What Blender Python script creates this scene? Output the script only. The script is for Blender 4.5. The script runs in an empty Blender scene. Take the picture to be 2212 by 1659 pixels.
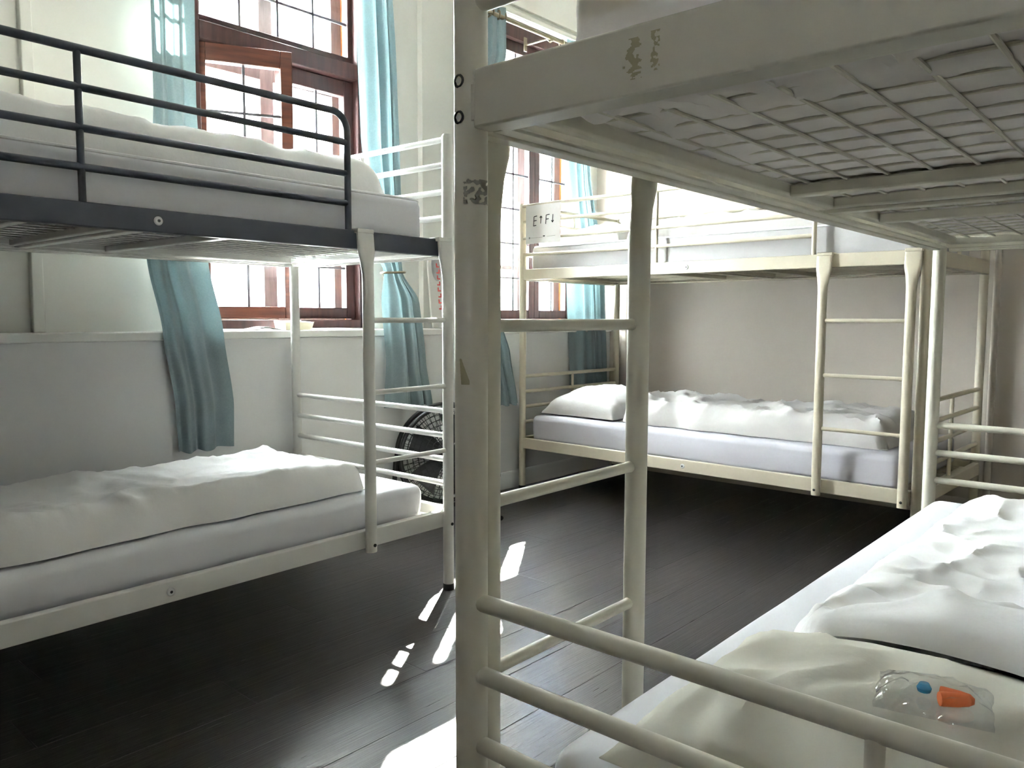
import bpy, bmesh, math, random
from mathutils import Vector, Matrix, noise

random.seed(7)
SC = bpy.context.scene
COL = SC.collection
PI = math.pi

# ------------------------------------------------------------------ camera
# room axes: X along the window wall, Y out through the windows, Z up
F_PX, PITCH, ROLL, HEAD = 1729.29, 0.0832, 0.0026, math.radians(48.5)
fw = Vector((0, math.cos(PITCH), -math.sin(PITCH)))
up = Vector((0, math.sin(PITCH), math.cos(PITCH)))
rt = Vector((1, 0, 0))
r2 = math.cos(ROLL) * rt + math.sin(ROLL) * up
u2 = -math.sin(ROLL) * rt + math.cos(ROLL) * up
Rz = Matrix.Rotation(-HEAD, 3, 'Z')
r2, u2, f2 = Rz @ r2, Rz @ u2, Rz @ fw
cam = bpy.data.cameras.new('camera')
cam.sensor_width = 36
cam.lens = F_PX / 2212 * 36
cam.clip_start = 0.02
cam_o = bpy.data.objects.new('camera', cam)
COL.objects.link(cam_o)
M = Matrix.Identity(4)
for i in range(3):
    M[i][0], M[i][1], M[i][2] = r2[i], u2[i], -f2[i]
M[0][3], M[1][3], M[2][3] = -3.4204, -3.0854, 1.0
cam_o.matrix_world = M
SC.camera = cam_o

# ------------------------------------------------------------------ light
world = bpy.data.worlds.new('world')
SC.world = world
world.use_nodes = True
bg = world.node_tree.nodes['Background']
bg.inputs['Color'].default_value = (0.91, 0.955, 1.0, 1)
bg.inputs['Strength'].default_value = 33.0
sun = bpy.data.lights.new('sun', 'SUN')
sun.energy = 62.0
sun.angle = math.radians(0.6)
sun.color = (1.0, 0.955, 0.89)
sun_o = bpy.data.objects.new('sun', sun)
COL.objects.link(sun_o)
EL = math.radians(34.7)
to_sun = Vector((0.81 * math.cos(EL), 0.585 * math.cos(EL), math.sin(EL)))
sun_o.rotation_euler = to_sun.to_track_quat('Z', 'Y').to_euler()
sun_o.location = (6, 6, 8)

SC.view_settings.view_transform = 'Standard'
SC.view_settings.look = 'None'
SC.view_settings.gamma = 1
SC.view_settings.use_curve_mapping = False
SC.view_settings.exposure = 2.45

# ------------------------------------------------------------------ materials
def new_mat(name):
    m = bpy.data.materials.new(name)
    m.use_nodes = True
    nt = m.node_tree
    return m, nt, nt.nodes['Principled BSDF']

def mat(name, col, rough=0.5, metal=0.0, spec=0.5, var=0.0, vscale=6.0, bump=0.0, bscale=60.0, coat=0.0, stretch=None):
    m, nt, b = new_mat(name)
    b.inputs['Base Color'].default_value = (*col, 1)
    b.inputs['Roughness'].default_value = rough
    b.inputs['Metallic'].default_value = metal
    b.inputs['Specular IOR Level'].default_value = spec
    b.inputs['Coat Weight'].default_value = coat
    tc = nt.nodes.new('ShaderNodeTexCoord')
    src = tc.outputs['Object']
    if stretch:
        mp = nt.nodes.new('ShaderNodeMapping')
        mp.inputs['Scale'].default_value = stretch
        nt.links.new(src, mp.inputs['Vector'])
        src = mp.outputs['Vector']
    if var:
        n = nt.nodes.new('ShaderNodeTexNoise')
        n.inputs['Scale'].default_value = vscale
        n.inputs['Detail'].default_value = 5
        nt.links.new(src, n.inputs['Vector'])
        r = nt.nodes.new('ShaderNodeValToRGB')
        r.color_ramp.elements[0].position = 0.3
        r.color_ramp.elements[1].position = 0.7
        r.color_ramp.elements[0].color = (*[max(0, c * (1 - var)) for c in col], 1)
        r.color_ramp.elements[1].color = (*[min(1, c * (1 + var)) for c in col], 1)
        nt.links.new(n.outputs['Fac'], r.inputs['Fac'])
        nt.links.new(r.outputs['Color'], b.inputs['Base Color'])
    if bump:
        n2 = nt.nodes.new('ShaderNodeTexNoise')
        n2.inputs['Scale'].default_value = bscale
        n2.inputs['Detail'].default_value = 4
        nt.links.new(src, n2.inputs['Vector'])
        bp = nt.nodes.new('ShaderNodeBump')
        bp.inputs['Strength'].default_value = bump
        bp.inputs['Distance'].default_value = 0.004
        nt.links.new(n2.outputs['Fac'], bp.inputs['Height'])
        nt.links.new(bp.outputs['Normal'], b.inputs['Normal'])
    return m

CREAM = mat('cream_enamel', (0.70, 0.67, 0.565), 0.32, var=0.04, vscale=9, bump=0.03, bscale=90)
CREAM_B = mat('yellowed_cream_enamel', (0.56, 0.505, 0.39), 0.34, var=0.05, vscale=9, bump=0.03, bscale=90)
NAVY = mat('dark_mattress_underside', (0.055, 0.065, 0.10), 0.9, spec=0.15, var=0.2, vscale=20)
WHITE_EN = mat('white_enamel', (0.76, 0.745, 0.70), 0.33, var=0.03, vscale=9, bump=0.03, bscale=90)
CHARCOAL = mat('charcoal_enamel', (0.036, 0.044, 0.060), 0.38, var=0.12, vscale=7, bump=0.03, bscale=90)
STEEL = mat('bolt_steel', (0.62, 0.62, 0.60), 0.35, metal=0.6)
DARKHOLE = mat('dark_recess', (0.02, 0.02, 0.02), 0.5)
RESIDUE = mat('tape_residue', (0.30, 0.29, 0.25), 0.7, var=0.35, vscale=90)
TANCHIP = mat('old_tape_tan', (0.44, 0.40, 0.25), 0.6, var=0.15, vscale=40)
SHEET = mat('white_sheet', (0.80, 0.80, 0.83), 0.85, spec=0.2, var=0.02, vscale=3, bump=0.12, bscale=30)
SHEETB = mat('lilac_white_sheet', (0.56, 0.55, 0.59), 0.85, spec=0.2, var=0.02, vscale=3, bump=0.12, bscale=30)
DUVET = mat('white_cotton', (0.88, 0.87, 0.855), 0.88, spec=0.15, var=0.02, vscale=4, bump=0.25, bscale=38)
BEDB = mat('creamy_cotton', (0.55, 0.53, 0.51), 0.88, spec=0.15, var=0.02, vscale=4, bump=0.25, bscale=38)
PILLOW = mat('ivory_pillowcase', (0.74, 0.72, 0.63), 0.88, spec=0.15, var=0.03, vscale=5, bump=0.18, bscale=40)
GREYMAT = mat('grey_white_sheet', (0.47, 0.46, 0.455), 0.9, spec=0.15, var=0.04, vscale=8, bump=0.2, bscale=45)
PIPING = mat('white_piping', (0.92, 0.92, 0.92), 0.6)
UNDER = mat('off_white_sheet', (0.86, 0.825, 0.80), 0.9, spec=0.15, var=0.04, vscale=8, bump=0.2, bscale=45)
WALLGREY = mat('painted_wainscot', (0.75, 0.752, 0.735), 0.55, var=0.02, vscale=2, bump=0.04, bscale=40)
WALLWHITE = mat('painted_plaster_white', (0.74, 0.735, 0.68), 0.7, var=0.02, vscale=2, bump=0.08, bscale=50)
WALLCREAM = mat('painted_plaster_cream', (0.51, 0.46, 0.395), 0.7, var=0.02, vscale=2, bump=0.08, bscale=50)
CEIL = mat('ceiling_paint', (0.80, 0.79, 0.73), 0.8, var=0.01, vscale=2)
LEDGE = mat('ledge_gloss_white', (0.80, 0.80, 0.76), 0.3, var=0.03, vscale=5)
WOOD_D = mat('dark_red_wood', (0.040, 0.015, 0.013), 0.5, spec=0.35, var=0.4, vscale=5, stretch=(9, 9, 1))
WOOD_L = mat('warm_red_wood', (0.085, 0.026, 0.015), 0.45, spec=0.4, var=0.35, vscale=5, stretch=(1.2, 6, 12))
WOOD_O = mat('orange_reveal_wood', (0.40, 0.165, 0.05), 0.45, var=0.2, vscale=5, stretch=(8, 8, 1.2))
WOOD_G = mat('weathered_outer_wood', (0.16, 0.135, 0.13), 0.6, var=0.25, vscale=6, stretch=(8, 8, 1.2))
LEAD = mat('leadwork', (0.10, 0.10, 0.11), 0.5)
BRASS = mat('aged_brass', (0.20, 0.17, 0.115), 0.42, metal=0.6, var=0.1)
BLACK = mat('black_plastic', (0.015, 0.016, 0.018), 0.4)
PAPER = mat('printed_paper', (0.76, 0.745, 0.72), 0.7, var=0.02)
INK = mat('black_ink', (0.02, 0.02, 0.02), 0.6)
RED = mat('red_print', (0.62, 0.08, 0.07), 0.5)
CARD = mat('cream_cardboard', (0.72, 0.66, 0.50), 0.7)
ORANGE = mat('orange_foam', (0.80, 0.17, 0.035), 0.7, bump=0.1, bscale=300)
BLUE = mat('blue_plastic', (0.03, 0.30, 0.55), 0.25)
FACADE = mat('pale_facade', (0.62, 0.58, 0.52), 0.9, var=0.08)
ROOFM = mat('brown_roof', (0.30, 0.20, 0.15), 0.9, var=0.1)
AWN = mat('blue_awning', (0.35, 0.48, 0.70), 0.8)
ASPH = mat('street_asphalt', (0.30, 0.30, 0.30), 0.9, var=0.05)

def curtain_mat():
    m, nt, b = new_mat('teal_curtain')
    out = nt.nodes['Material Output']
    tc = nt.nodes.new('ShaderNodeTexCoord')
    n = nt.nodes.new('ShaderNodeTexNoise')
    n.inputs['Scale'].default_value = 160
    n.inputs['Detail'].default_value = 3
    nt.links.new(tc.outputs['Object'], n.inputs['Vector'])
    r = nt.nodes.new('ShaderNodeValToRGB')
    r.color_ramp.elements[0].color = (0.175, 0.235, 0.25, 1)
    r.color_ramp.elements[1].color = (0.26, 0.325, 0.335, 1)
    nt.links.new(n.outputs['Fac'], r.inputs['Fac'])
    nt.links.new(r.outputs['Color'], b.inputs['Base Color'])
    b.inputs['Roughness'].default_value = 0.75
    b.inputs['Sheen Weight'].default_value = 0.2
    t = nt.nodes.new('ShaderNodeBsdfTranslucent')
    t.inputs['Color'].default_value = (0.20, 0.32, 0.33, 1)
    mx = nt.nodes.new('ShaderNodeMixShader')
    mx.inputs['Fac'].default_value = 0.12
    nt.links.new(b.outputs['BSDF'], mx.inputs[1])
    nt.links.new(t.outputs['BSDF'], mx.inputs[2])
    nt.links.new(mx.outputs['Shader'], out.inputs['Surface'])
    return m
CURT = curtain_mat()

def glass_mat(name, tint=(0.97, 0.985, 0.98), refl=0.02):
    m, nt, b = new_mat(name)
    out = nt.nodes['Material Output']
    nt.nodes.remove(b)
    tr = nt.nodes.new('ShaderNodeBsdfTransparent')
    tr.inputs['Color'].default_value = (*tint, 1)
    gl = nt.nodes.new('ShaderNodeBsdfGlossy')
    gl.inputs['Roughness'].default_value = 0.03
    lw = nt.nodes.new('ShaderNodeLayerWeight')
    pw = nt.nodes.new('ShaderNodeMath'); pw.operation = 'POWER'; pw.inputs[1].default_value = 5.0
    nt.links.new(lw.outputs['Facing'], pw.inputs[0])
    ml = nt.nodes.new('ShaderNodeMath'); ml.operation = 'MULTIPLY_ADD'
    ml.inputs[1].default_value = 0.55; ml.inputs[2].default_value = refl
    nt.links.new(pw.outputs[0], ml.inputs[0])
    mx = nt.nodes.new('ShaderNodeMixShader')
    nt.links.new(ml.outputs[0], mx.inputs['Fac'])
    nt.links.new(tr.outputs['BSDF'], mx.inputs[1])
    nt.links.new(gl.outputs['BSDF'], mx.inputs[2])
    nt.links.new(mx.outputs['Shader'], out.inputs['Surface'])
    return m
GLASS = glass_mat('window_glass')
PLASTIC = glass_mat('clear_plastic', (0.97, 0.98, 0.985), 0.07)

def floor_mat():
    m, nt, b = new_mat('dark_vinyl_planks')
    L = nt.links.new
    tc = nt.nodes.new('ShaderNodeTexCoord')
    sp = nt.nodes.new('ShaderNodeSeparateXYZ')
    L(tc.outputs['Object'], sp.inputs['Vector'])
    def mth(op, a, v=None):
        n = nt.nodes.new('ShaderNodeMath'); n.operation = op
        if isinstance(a, (int, float)): n.inputs[0].default_value = a
        else: L(a, n.inputs[0])
        if v is not None:
            if isinstance(v, (int, float)): n.inputs[1].default_value = v
            else: L(v, n.inputs[1])
        return n.outputs[0]
    PW, PL = 0.188, 1.24
    row = mth('FLOOR', mth('DIVIDE', mth('ADD', sp.outputs['Y'], 1.8305 + 40 * PW), PW))
    fy = mth('FRACT', mth('DIVIDE', mth('ADD', sp.outputs['Y'], 1.8305 + 40 * PW), PW))
    wn = nt.nodes.new('ShaderNodeTexWhiteNoise'); wn.noise_dimensions = '1D'
    L(row, wn.inputs['W'])
    xo = mth('ADD', mth('DIVIDE', sp.outputs['X'], PL), mth('MULTIPLY', wn.outputs['Value'], 1.0))
    fx = mth('FRACT', mth('ADD', xo, 20.0))
    colid = mth('FLOOR', mth('ADD', xo, 20.0))
    wn2 = nt.nodes.new('ShaderNodeTexWhiteNoise'); wn2.noise_dimensions = '2D'
    cb = nt.nodes.new('ShaderNodeCombineXYZ'); L(row, cb.inputs[0]); L(colid, cb.inputs[1])
    L(cb.outputs[0], wn2.inputs['Vector'])
    # grain
    cg = nt.nodes.new('ShaderNodeCombineXYZ')
    L(mth('MULTIPLY', sp.outputs['X'], 1.6), cg.inputs[0])
    L(mth('MULTIPLY', sp.outputs['Y'], 26.0), cg.inputs[1])
    L(mth('MULTIPLY', wn2.outputs['Value'], 37.0), cg.inputs[2])
    gn = nt.nodes.new('ShaderNodeTexNoise'); gn.inputs['Scale'].default_value = 1.7
    gn.inputs['Detail'].default_value = 6; gn.inputs['Distortion'].default_value = 0.9
    L(cg.outputs[0], gn.inputs['Vector'])
    cg2 = nt.nodes.new('ShaderNodeCombineXYZ')
    L(mth('MULTIPLY', sp.outputs['X'], 3.0), cg2.inputs[0])
    L(mth('MULTIPLY', sp.outputs['Y'], 120.0), cg2.inputs[1])
    L(mth('MULTIPLY', wn2.outputs['Value'], 11.0), cg2.inputs[2])
    gf = nt.nodes.new('ShaderNodeTexNoise'); gf.inputs['Scale'].default_value = 2.0
    gf.inputs['Detail'].default_value = 4; gf.inputs['Distortion'].default_value = 0.6
    L(cg2.outputs[0], gf.inputs['Vector'])
    rp = nt.nodes.new('ShaderNodeValToRGB')
    rp.color_ramp.elements[0].position = 0.25; rp.color_ramp.elements[0].color = (0.009, 0.008, 0.0078, 1)
    rp.color_ramp.elements[1].position = 0.8; rp.color_ramp.elements[1].color = (0.052, 0.043, 0.039, 1)
    mixv = mth('ADD', mth('MULTIPLY', gn.outputs['Fac'], 0.6), mth('MULTIPLY', gf.outputs['Fac'], 0.4))
    L(mth('ADD', mixv, mth('MULTIPLY', mth('SUBTRACT', wn2.outputs['Value'], 0.5), 0.22)), rp.inputs['Fac'])
    # seams
    sy = mth('MINIMUM', fy, mth('SUBTRACT', 1.0, fy))
    sx = mth('MINIMUM', fx, mth('SUBTRACT', 1.0, fx))
    seam = mth('MINIMUM', mth('DIVIDE', mth('MULTIPLY', sy, PW), 0.0022), mth('DIVIDE', mth('MULTIPLY', sx, PL), 0.0022))
    seamc = nt.nodes.new('ShaderNodeClamp'); L(seam, seamc.inputs['Value'])
    mc = nt.nodes.new('ShaderNodeMix'); mc.data_type = 'RGBA'
    L(seamc.outputs[0], mc.inputs[0])
    mc.inputs[6].default_value = (0.006, 0.005, 0.005, 1)
    L(rp.outputs['Color'], mc.inputs[7])
    L(mc.outputs[2], b.inputs['Base Color'])
    rr = mth('ADD', 0.22, mth('MULTIPLY', gf.outputs['Fac'], 0.20))
    L(rr, b.inputs['Roughness'])
    b.inputs['Specular IOR Level'].default_value = 0.62
    bp = nt.nodes.new('ShaderNodeBump'); bp.inputs['Strength'].default_value = 0.9; bp.inputs['Distance'].default_value = 0.0022
    hh = mth('ADD', mth('MULTIPLY', gf.outputs['Fac'], 0.55), mth('ADD', mth('MULTIPLY', gn.outputs['Fac'], 0.45), mth('MULTIPLY', seamc.outputs[0], 0.8)))
    L(hh, bp.inputs['Height'])
    L(bp.outputs['Normal'], b.inputs['Normal'])
    return m
FLOOR = floor_mat()

# ------------------------------------------------------------------ mesh helpers
class MB:
    def __init__(self):
        self.v, self.f = [], []
    def add(self, vs, fs):
        o = len(self.v)
        self.v += [tuple(p) for p in vs]
        self.f += [tuple(i + o for i in f) for f in fs]
        return self
    def box(self, x0, x1, y0, y1, z0, z1):
        vs = [(x, y, z) for z in (z0, z1) for y in (y0, y1) for x in (x0, x1)]
        return self.add(vs, [(0, 2, 3, 1), (4, 5, 7, 6), (0, 1, 5, 4), (2, 6, 7, 3), (0, 4, 6, 2), (1, 3, 7, 5)])
    def tube(self, pts, r, seg=14, cap=True):
        pts = [Vector(p) for p in pts]
        rs = r if isinstance(r, (list, tuple)) else [r] * len(pts)
        t0 = (pts[1] - pts[0]).normalized()
        ref = Vector((0, 0, 1)) if abs(t0.z) < 0.9 else Vector((1, 0, 0))
        nrm = (ref - t0 * ref.dot(t0)).normalized()
        rings = []
        for i, p in enumerate(pts):
            if i == 0: t = t0
            elif i == len(pts) - 1: t = (pts[i] - pts[i - 1]).normalized()
            else: t = ((pts[i] - pts[i - 1]).normalized() + (pts[i + 1] - pts[i]).normalized()).normalized()
            nrm = (nrm - t * nrm.dot(t)).normalized()
            bn = t.cross(nrm)
            k = 1.0
            if 0 < i < len(pts) - 1:
                c = (pts[i] - pts[i - 1]).normalized().dot(t)
                k = 1 / max(0.5, c)
            rr = rs[i]
            rx, ry = rr if isinstance(rr, (list, tuple)) else (rr, rr)
            rings.append([p + nrm * math.cos(a) * rx + bn * math.sin(a) * ry for a in [2 * PI * j / seg for j in range(seg)]])
        vs = [q for ring in rings for q in ring]
        fs = []
        for i in range(len(rings) - 1):
            for j in range(seg):
                a, b2 = i * seg + j, i * seg + (j + 1) % seg
                fs.append((a, b2, b2 + seg, a + seg))
        if cap:
            fs.append(tuple(reversed(range(seg))))
            fs.append(tuple((len(rings) - 1) * seg + j for j in range(seg)))
        return self.add(vs, fs)
    def prism(self, poly, axis, a0, a1):
        # poly of 2D points extruded along axis (0,1,2)
        def P(p, a):
            q = list(p); q.insert(axis, a); return tuple(q)
        n = len(poly)
        vs = [P(p, a0) for p in poly] + [P(p, a1) for p in poly]
        fs = [tuple(range(n)), tuple(reversed(range(n, 2 * n)))]
        for i in range(n):
            j = (i + 1) % n
            fs.append((i, i + n, j + n, j))
        return self.add(vs, fs)
    def lathe(self, prof, seg=24, mtx=None):
        vs, fs = [], []
        for (r, z) in prof:
            for j in range(seg):
                a = 2 * PI * j / seg
                p = Vector((r * math.cos(a), r * math.sin(a), z))
                vs.append(mtx @ p if mtx else p)
        for i in range(len(prof) - 1):
            for j in range(seg):
                a, b2 = i * seg + j, i * seg + (j + 1) % seg
                fs.append((a, b2, b2 + seg, a + seg))
        fs.append(tuple(reversed(range(seg))))
        fs.append(tuple((len(prof) - 1) * seg + j for j in range(seg)))
        return self.add(vs, fs)
    def torus(self, R, r, mtx, seg=40, ts=10):
        vs, fs = [], []
        for i in range(seg):
            a = 2 * PI * i / seg
            for j in range(ts):
                b2 = 2 * PI * j / ts
                vs.append(mtx @ Vector(((R + r * math.cos(b2)) * math.cos(a), (R + r * math.cos(b2)) * math.sin(a), r * math.sin(b2))))
        for i in range(seg):
            for j in range(ts):
                fs.append((i * ts + j, ((i + 1) % seg) * ts + j, ((i + 1) % seg) * ts + (j + 1) % ts, i * ts + (j + 1) % ts))
        return self.add(vs, fs)
    def build(self, name, m, parent=None, bevel=0.0, smooth=True, label=None, seg=2):
        me = bpy.data.meshes.new(name)
        me.from_pydata([tuple(p) for p in self.v], [], self.f)
        bm = bmesh.new(); bm.from_mesh(me)
        bmesh.ops.recalc_face_normals(bm, faces=bm.faces)
        bm.to_mesh(me); bm.free()
        if smooth:
            me.shade_smooth()
            me.set_sharp_from_angle(angle=math.radians(38))
        me.materials.append(m)
        o = bpy.data.objects.new(name, me)
        COL.objects.link(o)
        if parent: o.parent = parent
        if bevel:
            bv = o.modifiers.new('bevel', 'BEVEL')
            bv.width = bevel; bv.segments = seg; bv.limit_method = 'ANGLE'; bv.angle_limit = math.radians(50)
            bv.harden_normals = False
        if label: o['label'] = label
        return o

def empty(name, loc, label, cat, rz=0.0, group=None):
    o = bpy.data.objects.new(name, None)
    COL.objects.link(o)
    o.location = loc
    o.rotation_euler = (0, 0, rz)
    o.empty_display_size = 0.1
    if label: o['label'] = label
    if cat: o['category'] = cat
    if group: o['group'] = group
    return o

def tag(o, label, cat, group=None):
    o['label'] = label; o['category'] = cat
    if group: o['group'] = group
    return o

def struct(name, mb, m, bevel=0.0):
    o = mb.build(name, m, bevel=bevel)
    o['kind'] = 'structure'
    return o

def sm(a, b, x):
    t = max(0.0, min(1.0, (x - a) / (b - a)))
    return t * t * (3 - 2 * t)
def nz(x, y, z=0.0):
    return noise.noise(Vector((x, y, z)))
def ridge(x, y, z=0.0):
    return (1 - abs(nz(x, y, z))) ** 4

# ------------------------------------------------------------------ room shell
S0, S1, N0, N1 = -5.2, 1.06, -4.7, 0.12
ZC = 2.98
struct('floor', MB().box(S0 - .1, S1 + .1, N0 - .1, 0.3, -0.08, 0.0), FLOOR)
struct('ceiling', MB().box(S0 - .1, S1 + .1, N0 - .1, 0.36, ZC, ZC + .1), CEIL)
W = [(-1.77, -0.86), (0.07, 0.92)]
ZW0, ZW1 = 0.94, 2.735
wm = MB()
xs = [S0, W[0][0], W[0][1], W[1][0], W[1][1], S1 + .1]
for i in (0, 2, 4):
    wm.box(xs[i], xs[i + 1], N1, 0.36, 0.88, ZC)
for a, b in W:
    wm.box(a, b, N1, 0.36, ZW1, ZC)
    wm.box(a, b, 0.19, 0.36, 0.88, ZW0)
wm.box(-0.545, -0.10, 0.085, N1 + .01, 0.93, ZC)          # shallow pier between the windows
struct('wall_window', wm, WALLWHITE)
struct('wall_lower', MB().box(S0, S1, 0.0, 0.36, 0.0, 0.905), WALLGREY)
struct('trim_1', MB().box(S0, S1, -0.016, 0.20, 0.906, 0.94), LEDGE, bevel=0.005)       # window ledge
struct('trim_2', MB().box(-2.405, -2.365, 0.095, N1 + .002, 0.94, ZC - .2), WALLWHITE, bevel=0.004)  # batten
struct('trim_3', MB().box(-0.953, -0.950, -0.003, 0.0, 0.10, 0.90), WALLGREY)            # panel joint
cm = MB()
pr = [(N1, ZC), (N1, ZC - .17), (N1 - .02, ZC - .17)]
for k in range(9):
    a = PI / 2 * k / 8
    pr.append((N1 - .02 - .12 * (1 - math.cos(a)), ZC - .15 + .13 * math.sin(a)))
pr += [(N1 - .16, ZC - .02), (N1 - .16, ZC)]
cm.prism(pr, 0, S0, S1)
struct('trim_4', cm, CEIL)
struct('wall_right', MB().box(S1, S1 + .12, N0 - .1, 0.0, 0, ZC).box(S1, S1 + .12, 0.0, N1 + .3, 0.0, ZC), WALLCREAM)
WL = (-3.54, -3.28, 1.74, 1.97)  # opening cut in the unseen wall to let in extra fill light
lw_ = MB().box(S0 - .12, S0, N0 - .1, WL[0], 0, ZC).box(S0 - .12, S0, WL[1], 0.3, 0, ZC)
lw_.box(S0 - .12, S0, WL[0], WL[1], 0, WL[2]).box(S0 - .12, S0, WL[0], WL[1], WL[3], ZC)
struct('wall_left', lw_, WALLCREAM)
fill_win = MB()
for yy in (WL[0], WL[1] - .05): fill_win.box(S0 - .10, S0 - .03, yy, yy + .05, WL[2], WL[3])
fill_win.box(S0 - .10, S0 - .03, WL[0], WL[1], WL[2], WL[2] + .05).box(S0 - .10, S0 - .03, WL[0], WL[1], WL[3] - .05, WL[3])
fill_win = struct('window_3', fill_win, WOOD_D)  # out-of-view window, added as fill light for the near bunk
MB().box(S0 - .07, S0 - .066, WL[0] + .03, WL[1] - .03, WL[2] + .03, WL[3] - .03).build('pane', GLASS, fill_win)
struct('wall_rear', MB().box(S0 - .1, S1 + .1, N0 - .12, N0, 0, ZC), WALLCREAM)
bb = MB().prism([(0.0, 0.0), (-0.014, 0.0), (-0.014, 0.088), (-0.006, 0.10), (0.0, 0.10)], 0, S0, S1)
struct('baseboard_window', bb, WALLGREY)
bb = MB().prism([(S1, 0.0), (S1 - 0.014, 0.0), (S1 - 0.014, 0.088), (S1 - 0.006, 0.10), (S1, 0.10)], 1, N0, -0.015)
bb.v = [(p[0], p[1], p[2]) for p in bb.v]
struct('baseboard_right', bb, WALLCREAM)

# ------------------------------------------------------------------ windows
def window(num, a, b, hinge_open):
    """double timber window: inner casements at y .2, outer ones at y .42"""
    root = empty('window_%d' % num, ((a + b) / 2, 0.2, ZW0), None, None)
    root['kind'] = 'structure'
    x0, x1 = a - (a + b) / 2, b - (a + b) / 2
    oy, oz = -0.2, -ZW0
    def B(mb, xa, xb, ya, yb, za, zb): mb.box(xa, xb, ya + oy, yb + oy, za + oz, zb + oz)
    fr = MB()
    B(fr, x0, x0 + .05, .15, .27, ZW0 + .005, ZW1); B(fr, x1 - .05, x1, .15, .27, ZW0 + .005, ZW1)
    B(fr, x0 + .05, x1 - .05, .15, .27, ZW1 - .085, ZW1)
    B(fr, x0 + .05, x1 - .05, .15, .27, ZW0 + .005, ZW0 + .045)
    B(fr, x0 + .05, x1 - .05, .15, .26, 2.15, 2.225)          # transom
    fr.build('window_frame', WOOD_D, root, bevel=.004)
    tp = MB()
    B(tp, x0 + .05, x1 - .05, .19, .235, 2.225, 2.262)
    B(tp, x0 + .05, x0 + .075, .19, .235, 2.262, ZW1 - .085); B(tp, x1 - .075, x1 - .05, .19, .235, 2.262, ZW1 - .085)
    B(tp, x0 + .075, x1 - .075, .19, .235, ZW1 - .15, ZW1 - .085)
    top = tp.build('transom_light', WOOD_D, root, bevel=.003)
    g = MB(); B(g, x0 + .075, x1 - .075, .21, .214, 2.262, ZW1 - .15)
    g.build('pane', GLASS, top)
    ld = MB()
    for k in range(1, 4):
        xx = x0 + .075 + (x1 - x0 - .15) * k / 4
        B(ld, xx - .0055, xx + .0055, .203, .2095, 2.262, ZW1 - .15)
    B(ld, x0 + .075, x1 - .075, .203, .2095, 2.413, 2.425)
    ld.build('leadwork', LEAD, top)
    lw = (x1 - x0 - .10) / 2
    def leaf(pos, ang, sgn, m):
        z0, z1 = ZW0 + .052, 2.148
        lf = MB()
        s, r = .050, .075
        X = lambda q: q * sgn
        def Bx(mb, p, q, ya, yb, za, zb): mb.box(min(X(p), X(q)), max(X(p), X(q)), ya, yb, za, zb)
        Bx(lf, 0, s, -.022, .022, z0, z1); Bx(lf, lw - s, lw, -.022, .022, z0, z1)
        Bx(lf, s, lw - s, -.022, .022, z0, z0 + .052); Bx(lf, s, lw - s, -.022, .022, z1 - r, z1)
        o = lf.build('casement', m, root, bevel=.004)
        o.location = (pos[0], pos[1] + oy, oz); o.rotation_euler = (0, 0, ang)
        gm = MB(); Bx(gm, s, lw - s, -.002, .002, z0 + .052, z1 - r); gm.build('pane', GLASS, o)
        lm = MB(); c = lw / 2
        Bx(lm, c - .0055, c + .0055, -.009, -.0025, z0 + .052, z1 - r)
        for zz in (1.24, 1.45, 1.66, 1.87): Bx(lm, s, lw - s, -.009, -.0025, zz - .0055, zz + .0055)
        lm.build('leadwork', LEAD, o)
        hd = MB().box(X(lw - .03) - .012, X(lw - .03) + .012, -.034, -.022, 1.50, 1.60)
        hd.tube([(X(lw - .03), -.034, 1.55), (X(lw - .03), -.06, 1.55), (X(lw - .03), -.06, 1.48)], .007, 8)
        hd.build('casement_handle', BRASS, o)
    leaf((x0 + .05, .215), -hinge_open, 1, WOOD_L if hinge_open else WOOD_D)
    leaf((x1 - .05, .215), 0, -1, WOOD_D)
    # lining boards between the inner and the outer window
    rv = MB()
    B(rv, x0 - .002, x0 + .03, .27, .358, ZW0 + .005, ZW1); B(rv, x1 - .03, x1 + .002, .27, .358, ZW0 + .005, ZW1)
    B(rv, x0 + .03, x1 - .03, .27, .358, ZW1 - .03, ZW1); B(rv, x0 + .03, x1 - .03, .27, .358, ZW0 + .005, ZW0 + .03)
    rv.build('reveal_lining', WOOD_O, root)
    of = MB()
    xa, xb = x0 + .03, x1 - .03
    B(of, xa, xa + .06, .305, .345, ZW0 + .03, ZW1 - .03); B(of, xb - .06, xb, .305, .345, ZW0 + .03, ZW1 - .03)
    B(of, -.035, .035, .305, .345, ZW0 + .03, ZW1 - .03)
    for p, q in ((xa + .06, -.035), (.035, xb - .06)):
        B(of, p, q, .305, .345, ZW0 + .03, ZW0 + .09); B(of, p, q, .305, .345, ZW1 - .09, ZW1 - .03)
        B(of, p, q, .305, .345, 2.09, 2.20); B(of, p, q, .31, .34, 1.30, 1.325)
    o = of.build('outer_frame', WOOD_G, root, bevel=.003)
    for p, q in ((xa + .06, -.035), (.035, xb - .06)):
        for za, zb in ((ZW0 + .09, 2.09), (2.20, ZW1 - .09)):
            g = MB(); B(g, p, q, .322, .326, za, zb); g.build('pane', GLASS, o)
    return root
window(1, W[0][0], W[0][1], math.radians(26))
window(2, W[1][0], W[1][1], 0.0)

# ------------------------------------------------------------------ bunk beds
BL, BW, PR = 2.128, 0.928, 0.0195
Z_UT, Z_UB, Z_LT, Z_LB = 1.2706, 1.2123, 0.3053, 0.2459
BARS_L = (0.660, 0.571, 0.483, 0.394)
BARS_U = (1.625, 1.537, 1.443, 1.352)

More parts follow.
